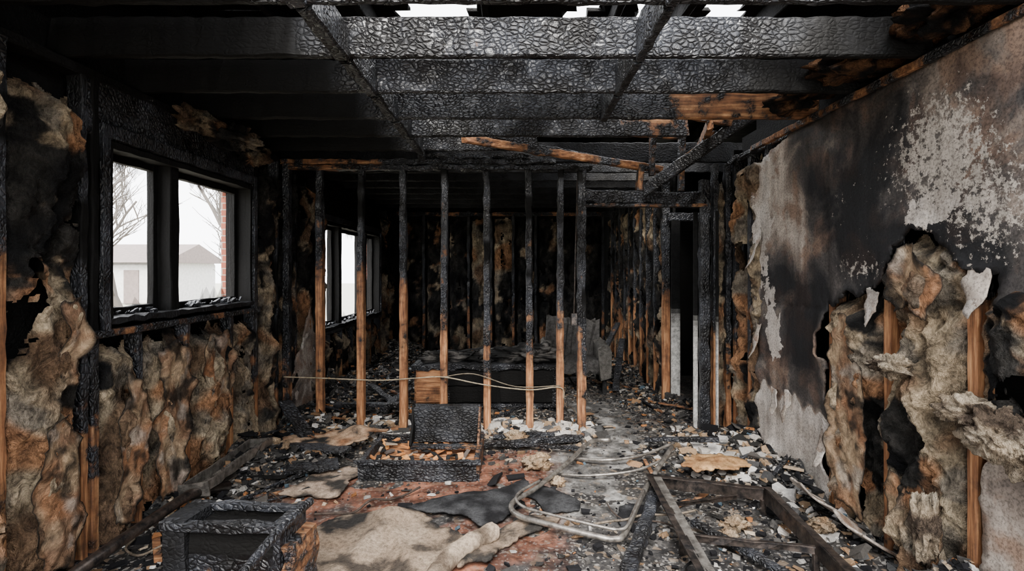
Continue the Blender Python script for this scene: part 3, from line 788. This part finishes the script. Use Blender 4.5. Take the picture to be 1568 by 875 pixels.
for xx in (x0+.05, x1-.05):
    for yy in (y0+.05, y1-.05): mb.beam((xx, yy, 0), (xx, yy, .08), .05, .05, 1)
mb.obj('charred_dresser', [M_WH])
mb = MB()
for (c, r, s) in [((.1, 5.83, .60), (.30, .18, .08), 1), ((-.25, 5.9, .57), (.22, .14, .06), 4), ((.3, 5.85, .66), (.12, .12, .05), 8), ((-.75, 5.85, .57), (.25, .12, .05), 14)]:
    mb.blob(c, r, (lambda x, y, z: mixc((.015, .015, .015), (.16, .15, .14), sstep(-.1, .5, fbm(x*7, y*7, z*7)))), s, .9)
for i in range(16): mb.beam((R(-.9, .3), R(5.7, 5.95), .56+R(0, .04)), (R(-.6, .4), R(5.7, 5.95), .58+R(0, .1)), .03, .015, 1, (.03, .03, .03), rag=.02)
mb.obj('burnt_bedding', [M_PAINT], None, True)
mb = MB(); g = (.12, .115, .11)
mb.beam((.42, 6.75, .33), (1.08, 6.75, .33), .6, .16, 1, g, jit=.02, step=.06, cham=.2)
mb.beam((.42, 7.05, .62), (1.08, 7.05, .60), .14, .55, 1, g, jit=.03, step=.06, cham=.25)
for x in (.40, 1.10): mb.beam((x, 6.42, .38), (x, 7.1, .42), .13, .40, 1, (.17, .16, .145), jit=.02, step=.06, cham=.25)
for x in (.4, 1.1):
    for y in (6.5, 7.05): mb.beam((x, y, 0), (x, y, .25), .05, .05, 1, (.03, .03, .03))
mb.obj('burnt_armchair', [M_PAINT])
e = empty('wooden_trunk'); mb = MB(); zt = .14
mb.box((-1.14, 3.80, .0), (-.29, 3.84, zt), 1.03, jit=.004, step=.05)
mb.box((-1.17, 4.44, .0), (-.29, 4.48, zt), .97, jit=.004, step=.05)
mb.box((-1.16, 3.82, .0), (-1.12, 4.46, zt), 1, jit=.004, step=.05)
mb.box((-.31, 3.82, .0), (-.27, 4.46, zt+.02), .5, jit=.004, step=.05)
mb.box((-1.14, 3.82, .0), (-.29, 4.46, .07), .15, jit=.004, step=.08)
mb.box((-1.18, 3.78, zt-.01), (-.26, 3.81, zt+.02), 1.0, jit=.004, step=.05)
mb.obj('base', [M_WH], e)
mb = MB()
x0, x1, yb = -.84, -.30, 4.18
def P(x, t, dd): return (x, yb+.16*t+dd, .13+t*.28)
mb.beam(P((x0+x1)/2-.27, .5, .03), P((x0+x1)/2+.27, .5, .03), .02, .28, 1.05, jit=.003, step=.05)
mb.beam(P(x0, 0, 0), P(x0, 1, 0), .02, .09, 1.1, up=(0, 1, 0)); mb.beam(P(x1, 0, 0), P(x1, 1, 0), .02, .09, .55, up=(0, 1, 0))
mb.beam(P(x0, 1, 0), P(x1, 1, 0), .09, .02, 1.05); mb.beam(P(x0, 0, 0), P(x1, 0, 0), .09, .02, .6)
mb.obj('lid', [M_WH], e)
mb = MB()
for i in range(75):
    x = R(-1.08, -.40); y = R(3.88, 4.38); s = R(.02, .08)
    mb.beam((x, y, .08+R(0, .04)), (x+R(-.08, .08), y+s, .09+R(0, .04)), s*.6, .012, 1, random.choice([(.7, .28, .09), (.75, .36, .13), (.5, .2, .07), (.02, .02, .02), (.02, .02, .02), (.4, .32, .24), (.12, .1, .09)]), jit=.008)
mb.obj('burnt_contents', [M_CHIP], e)
# overturned nightstand, foreground left
mb = MB(); x0, x1, y0, y1, z1 = -1.50, -.98, 2.20, 2.42, .475
T = Matrix.Translation((-1.24, 2.3, 0)) @ Matrix.Rotation(math.radians(-4), 4, 'Z')
def tb(a, b, ch, **k):
    n0 = len(mb.v); mb.box(a, b, ch, **k)
    for i in range(n0, len(mb.v)): mb.v[i] = (T @ Vector((mb.v[i][0]+1.24, mb.v[i][1]-2.3, mb.v[i][2])))[:]
tb((x0, y0, 0), (x0+.10, y1, z1), 1.08, jit=.003, step=.05)
tb((x1-.035, y0, 0), (x1, y1+.02, z1), 1.02, jit=.004, step=.04)
tb((x0, y1-.02, 0), (x1, y1, z1-.03), 1.1, jit=.003)
tb((x0, y0-.01, z1-.035), (x1, y0+.04, z1), 1.03, jit=.004, step=.05)
tb((x0, y1-.04, z1-.03), (x1, y1, z1), 1.03, jit=.004, step=.05)
tb((x0+.1, y0+.03, .02), (x1-.03, y0+.05, z1-.03), lambda p: .70+.9*nz(p.x*4, p.z*4), jit=.003, step=.04)
tb((x0+.03, y0+.05, z1-.08), (x1-.03, y1-.03, z1-.05), 1.1, jit=.003)
tb((x1+.0, y0+.02, .04), (x1+.05, y1+.02, z1-.10), .42, jit=.012, step=.03)
mb.tube(smooth([(-.93, 2.36, .50), (-.96, 2.15, .49), (-.98, 1.95, .46), (-1.0, 1.75, .42), (-1.0, 1.64, .37)]), .019, char=1.0, sides=12)
mb.tube([(-1.0, 1.64, .37), (-1.0, 1.62, 0)], .018, char=1.03, sides=12)
mb.obj('overturned_nightstand', [M_WH])
mb = MB(); mb.tube([(-2.0, 2.1, .16), (-2.02, 2.6, .16), (-2.0, 3.2, .17), (-1.93, 3.5, .10)], .03, sides=12)
mb.tube([(-1.72, 2.6, .12), (-1.55, 2.9, .13), (-1.35, 3.1, .10)], .022, sides=12)
mb.obj('charred_pipe', [M_RUST], None, True)
mb = MB()
hz = .14
for k in range(46):
    y = 3.28+k*.018
    mb.beam((-2.08, y, hz-.02), (-1.95, y+.004, hz+.07), .004, .03, 1, jit=0, cham=0)
mb.beam((-2.10, 3.26, hz-.0), (-2.10, 4.12, hz+.02), .012, .10, jit=.004); mb.beam((-1.93, 3.26, hz+.05), (-1.93, 4.12, hz+.06), .012, .06, jit=.004)
mb.beam((-2.03, 3.25, hz-.03), (-2.03, 4.13, hz-.03), .16, .012, jit=.004)
mb.beam((-2.1, 3.26, hz+.02), (-1.92, 3.26, hz+.04), .012, .09); mb.beam((-2.1, 4.12, hz+.02), (-1.92, 4.12, hz+.04), .012, .09)
mb.obj('baseboard_heater', [M_GREYM])
# bent tube frame
mb = MB()
pts = [(.80, 4.46, .09), (.62, 4.40, .09), (.40, 3.98, .08), (.13, 3.50, .08), (.0, 3.33, .08), (-.03, 3.22, .075), (.03, 3.12, .07), (.2, 3.03, .065), (.45, 2.93, .05), (.55, 2.91, .045), (.62, 2.97, .05), (.80, 3.35, .08), (.99, 3.68, .13), (1.20, 4.02, .18)]
mb.tube(smooth(pts), .017, sides=10)
mb.tube(smooth([(p[0]+.03, p[1]+.04, p[2]+.035) for p in pts[3:12]]), .009, sides=8)
mb.tube(smooth([(.45, 4.2, .03), (.7, 4.1, .05), (1.0, 4.15, .07), (1.3, 4.3, .12)]), .012)
mb.tube(smooth([(.30, 3.9, .02), (.55, 3.82, .04), (.9, 3.85, .07), (1.2, 4.0, .13)]), .010)
mb.obj('bent_tube_frame', [M_GREYM], None, True)
# angle-iron bed frame
mb = MB()
def angle(p0, p1, w=.085, inx=1, mat=0):
    p0 = Vector(p0); p1 = Vector(p1); mb.beam(p0, p1, .006, w, cham=.05, jit=.003, mat=mat)
    d = (p1-p0).normalized(); s = d.cross(Vector((0, 0, 1)))*inx*w*.25
    mb.beam(p0+s+Vector((0, 0, w/2)), p1+s+Vector((0, 0, w/2)), w*.5, .006, cham=.05, jit=.002, mat=mat)
angle((.93, 3.55, .11), (.87, 2.0, .09), .09, 1, 0); angle((.93, 3.55, .11), (1.56, 3.30, .13), .085, 1); angle((1.56, 3.30, .13), (1.50, 2.0, .11), .085, -1)
angle((.92, 3.2, .10), (1.4, 3.32, .10), .03); angle((.90, 2.85, .09), (1.52, 2.66, .12), .04, 1)
mb.beam((.945, 3.5, .157), (.885, 2.0, .137), .05, .004, cham=.05, jit=.001, mat=1)
for p in ((.93, 3.54), (1.555, 3.29), (.90, 2.84), (1.52, 2.66)): mb.beam((p[0], p[1], 0), (p[0], p[1], .10), .03, .03)
mb.obj('steel_bed_frame', [M_RUST, M_GREYM])
tim = empty('fallen_timbers'); tim.parent = rub; mb = MB()
mb.beam((.50, 2.45, .045), (.94, 3.50, .06), .07, .07, 1.03, jit=.008)
mb.beam((-.28, 4.42, .06), (.58, 4.62, .06), .045, .045, .95, jit=.008); mb.beam((-.2, 4.62, .07), (.4, 4.72, .07), .05, .04, .95, jit=.008)
mb.beam((-.22, 4.52, .05), (.55, 4.35, .05), .04, .03, .9, jit=.008)
mb.beam((-2.1, 4.75, .35), (-1.75, 4.45, .07), .12, .03, 1, jit=.008)
mb.beam((-1.9, 4.35, .10), (-1.35, 4.2, .08), .16, .02, 1, jit=.008); mb.beam((-1.7, 3.85, .08), (-1.35, 4.0, .06), .2, .02, 1, jit=.008)
mb.beam((-1.35, 5.3, .12), (-1.2, 5.9, .2), .09, .04, 1); mb.beam((-1.9, 5.5, .12), (-1.2, 5.35, .16), .09, .04, 1); mb.beam((-1.7, 6.1, .2), (-1.2, 5.4, .12), .07, .04, 1)
mb.beam((1.1, 4.45, .10), (1.65, 4.25, .16), .05, .03, .9); mb.beam((1.2, 6.3, .1), (1.5, 7.4, .55), .08, .04, .9); mb.beam((1.2, 7.6, .2), (1.6, 8.2, .7), .08, .04, .8)
mb.beam((1.05, 3.1, .05), (1.35, 2.5, .06), .05, .03, 1)
mb.obj('timber_pieces', [M_WH], tim)
def sheet(name, poly, z, amp, colf, mat, parent=None, thick=.012, sp=.03, fr=3, lift=None, seed=1, frc=.12):
    return polysheet(fract(poly, frc, 4, seed), sp, lambda u, v, d: (u, v, z+amp*(.5+fbm(u*fr+seed, v*fr, seed, 4))+(lift(u, v) if lift else 0)), {'col': colf, 'soot': lambda u, v, d: .3, 'peel': lambda u, v, d: 0, 'spk': lambda u, v, d: 0}, name, [mat], parent, thick)
ccol = lambda u, v, d: mixc(mixc((.34, .245, .17), (.56, .44, .33), .5+.7*fbm(u*4, v*4, 1)), (.035, .032, .03), min(1, .95*gauss(u, v, -.98, 3.08, .16, .13)+.85*sstep(.08, .36, fbm(u*4, v*4, 5))+.6*sstep(.025, 0, d)))
cp = empty('burnt_carpet')
sheet('carpet', [(-1.0, 2.3), (-1.08, 2.65), (-1.22, 2.9), (-1.20, 3.04), (-1.08, 3.20), (-.95, 3.26), (-.78, 3.22), (-.66, 3.26), (-.50, 3.12), (-.34, 3.02), (-.22, 2.92), (-.33, 2.70), (-.40, 2.5), (-.46, 2.3)], .015, .028, ccol, M_CARPET, cp, .022, .018, 3.4,
      lambda u, v: .04*gauss(u, v, -.75, 3.16, .2, .07)+.03*gauss(u-.3*(v-2.8), v, -.85, 2.85, .04, .3)+.02*gauss(u+.5*(v-2.8), v, -.6, 2.85, .03, .3), 3, .18)
mb = MB()
def roll(pts, r):
    n0 = len(mb.v); mb.tube(smooth(pts, 10), r, col=(.40, .34, .27), sides=20)
    for i in range(n0, len(mb.v)):
        p = Vector(mb.v[i]); o = .014*fbm(p.x*8, p.y*8, p.z*8, 4); mb.v[i] = (p.x+o, p.y+o*.6, max(.004, p.z+o)); mb.c[i] = mixc((.66, .52, .39), (.20, .15, .11), sstep(-.1, .5, fbm(p.x*6, p.y*6, p.z*6)))
roll([(-.13, 2.98, .05), (-.20, 2.90, .055), (-.31, 2.75, .06), (-.38, 2.58, .06), (-.42, 2.3, .06)], .05)
mb.obj('rolled_edge', [M_CARPET], cp, True)
sheet('carpet_strip', [(-.30, 2.66), (-.15, 2.70), (0, 2.92), (.2, 3.1), (.28, 3.22), (.05, 3.24), (-.08, 3.1), (-.2, 2.9)], .012, .035, lambda u, v, d: mixc((.40, .30, .22), (.05, .046, .042), sstep(-.15, .3, fbm(u*5, v*5, 1))), M_CARPET, cp, .015, .02, 3, None, 6, .2)
gcol = lambda u, v, d: mixc((.014, .014, .016), (.075, .077, .082), sstep(-.3, .4, fbm(u*5, v*5, 3)))
sheet('charred_underlay', [(-.70, 3.34), (-.55, 3.44), (-.2, 3.58), (.06, 3.78), (.10, 3.68), (.03, 3.38), (-.06, 3.20), (-.2, 3.08), (-.42, 3.24)], .02, .022, gcol, M_CARPET, cp, .012, .018, 2.5, lambda u, v: .02*gauss(u, v, -.3, 3.36, .25, .12), 9, .12)
sheet('underlay_scrap', [(.04, 3.56), (.18, 3.68), (.42, 3.41), (.40, 3.32), (.18, 3.24)], .012, .02, gcol, M_CARPET, cp, .01, .03, 3, None, 12)
bs = empty('fallen_board_sheets')
tcol = lambda u, v, d: mixc(mixc((.56, .38, .25), (.34, .16, .08), sstep(-.1, .4, fbm(u*4, v*4, 2))), (.03, .03, .03), sstep(.1, .4, fbm(u*6, v*6, 7)))
sheet('board_1', [(-2.0, 4.25), (-1.9, 4.6), (-1.5, 4.72), (-1.15, 4.72), (-1.28, 4.42), (-1.6, 4.3)], .07, .05, tcol, M_PAINT, bs, .012, .03, 2.5, lambda u, v: .07*gauss(u, v, -1.4, 4.6, .12, .12), 15, .2)
sheet('board_2', [(-1.62, 3.55), (-1.5, 3.9), (-1.3, 4.05), (-1.1, 3.95), (-1.2, 3.5)], .02, .02, lambda u, v, d: mixc((.50, .38, .29), (.05, .045, .04), sstep(-.2, .22, fbm(u*6, v*6, 4))), M_PAINT, bs, .01, .03, 2.5, None, 18, .2)
sheet('board_3', [(1.2, 3.76), (1.28, 4.0), (1.6, 4.12), (1.78, 3.9), (1.6, 3.75), (1.4, 3.7)], .08, .05, lambda u, v, d: mixc((.78, .47, .22), (.36, .18, .08), sstep(-.2, .4, fbm(u*6, v*6, 4))), M_PAINT, bs, .01, .03, 3, None, 21, .22)
sheet('board_4', [(.62, 3.1), (.66, 3.35), (.85, 3.4), (.85, 3.2), (.8, 3.05)], .01, .02, gcol, M_PAINT, bs, .01, .03, 3, None, 24)
mb = MB()
for (c, r) in [((.16, 4.05, .05), (.09, .06, .05)), ((.3, 3.72, .03), (.04, .03, .03)), ((.0, 4.6, .06), (.08, .05, .05)), ((1.2, 2.95, .04), (.05, .05, .03)), ((1.3, 3.1, .04), (.07, .04, .03)), ((-1.95, 4.2, .12), (.1, .06, .05)), ((1.75, 3.0, .08), (.06, .05, .03))]:
    mb.blob(c, r, lambda x, y, z: mixc((.80, .66, .48), (.5, .28, .13), .5+.5*nz(x*20, y*20, z*20)), c[0]*9, 1.0, 14, fr=4)
mb.obj('foam_lumps', [M_INS], rub, True)
mb = MB()
P = [(-2.2, 4.94, .53), (-1.88, 4.94, .52), (-1.3, 4.93, .50), (-.95, 4.93, .52), (-.68, 4.93, .53), (-.3, 4.92, .46), (.12, 4.93, .41), (.42, 4.94, .43), (.45, 4.97, .30)]
mb.tube(smooth(P), .006, col=(.6, .5, .34), sides=6)
mb.tube(smooth([(-.68, 4.94, .53), (-.4, 4.93, .56), (0, 4.93, .44), (.42, 4.94, .45)]), .005, col=(.3, .25, .18), sides=6)
mb.obj('electrical_cable', [M_PAINT], None, True)
mb = MB(); mb.box((.52, 4.93, 1.02), (.58, 4.99, 1.13), jit=.002); mb.box((.525, 4.925, 1.035), (.575, 4.935, 1.115), jit=0)
mb.tube([(.55, 4.96, 1.13), (.56, 4.96, 1.5), (.58, 4.96, 2.4)], .006)
mb.obj('junction_box', [M_RUST])

# ------------------------------------------------------------------ OUTSIDE
mb = MB(); mb.box((-60, -30, -.45), (40, 70, -.35)); mb.obj('yard_ground', [M_SNOW])
def tree(x, y, h, seed):
    rr = random.Random(seed); mb = MB()
    def br(p, d, L, r, lv):
        pts = [p]; q = p.copy(); dd = d.copy()
        for k in range(4):
            dd = (dd+Vector((rr.uniform(-.18, .18), rr.uniform(-.18, .18), rr.uniform(-.05, .12)))).normalized(); q = q+dd*L/4; pts.append(q.copy())
        mb.tube(pts, r, sides=5, r1=r*.55)
        if lv > 0:
            for k in range(4 if lv > 1 else 3):
                t = rr.randint(1, 4); a = rr.uniform(0, 6.28)
                nd = (dd*.8+Vector((math.cos(a), math.sin(a), .35))*.75).normalized(); br(pts[t], nd, L*rr.uniform(.5, .75), r*.52, lv-1)
    br(Vector((x, y, -.4)), Vector((0, 0, 1)), h, .12, 4); mb.obj('bare_tree', [M_BARK])
tree(-10, 13.5, 2.6, 4); tree(-9.2, 16.5, 3.0, 8); tree(-15, 19, 3.4, 12); tree(-14, 26, 3.6, 15)
e = empty('neighbour_house'); mb = MB()
mb.box((-27, 28, -.4), (-19, 33, 1.9), mat=0)
b = len(mb.v)
for p in ((-27.5, 27.5, 1.9), (-18.5, 27.5, 1.9), (-18.5, 33.5, 1.9), (-27.5, 33.5, 1.9), (-27.5, 30.5, 3.0), (-18.5, 30.5, 3.0)): mb.v.append(p); mb.ch.append(0); mb.c.append((.5, .5, .5))
for f in ((0, 1, 5, 4), (2, 3, 4, 5), (0, 4, 3), (1, 2, 5), (3, 2, 1, 0)): mb.f.append(tuple(b+i for i in f)); mb.m.append(1)
mb.box((-24, 27.95, .4), (-22.8, 28.0, 1.4), mat=1); mb.box((-21, 27.95, -.3), (-20.2, 28.0, 1.5), mat=1)
mb.obj('house_body', [M_SIDING, M_ROOFT], e)
mb = MB()
for (x, y, q) in [(-17.5, 20, .5), (-16.2, 19.2, .4), (-13.4, 15.2, .35), (-19, 22.5, .6)]: mb.blob((x, y, q*.3), (q, q, q), lambda *a: (.3, .3, .3), x, .7, 12)
mb.obj('garden_shrubs', [M_BUSH])

# ------------------------------------------------------------------ LIGHT, CAMERA
w = bpy.data.worlds.new('overcast'); bpy.context.scene.world = w; w.use_nodes = True
bg = w.node_tree.nodes['Background']; bg.inputs[0].default_value = (.96, .97, 1.0, 1); bg.inputs[1].default_value = 10.0
sd = bpy.data.lights.new('hazy_sun', 'SUN'); sd.energy = 19; sd.angle = math.radians(30); sd.color = (1, .95, .88)
so = bpy.data.objects.new('hazy_sun', sd); bpy.context.scene.collection.objects.link(so); so.location = (0, -3, 6); so.rotation_euler = (math.radians(48), 0, 0)
cam = bpy.data.cameras.new('camera'); cam.sensor_width = 36; cam.lens = 18.37; cam.shift_x = -.004; cam.shift_y = -.016; cam.clip_start = .05
co = bpy.data.objects.new('camera', cam); bpy.context.scene.collection.objects.link(co); co.location = (0, 0, 1.55); co.rotation_euler = (math.pi/2, 0, 0)
bpy.context.scene.camera = co
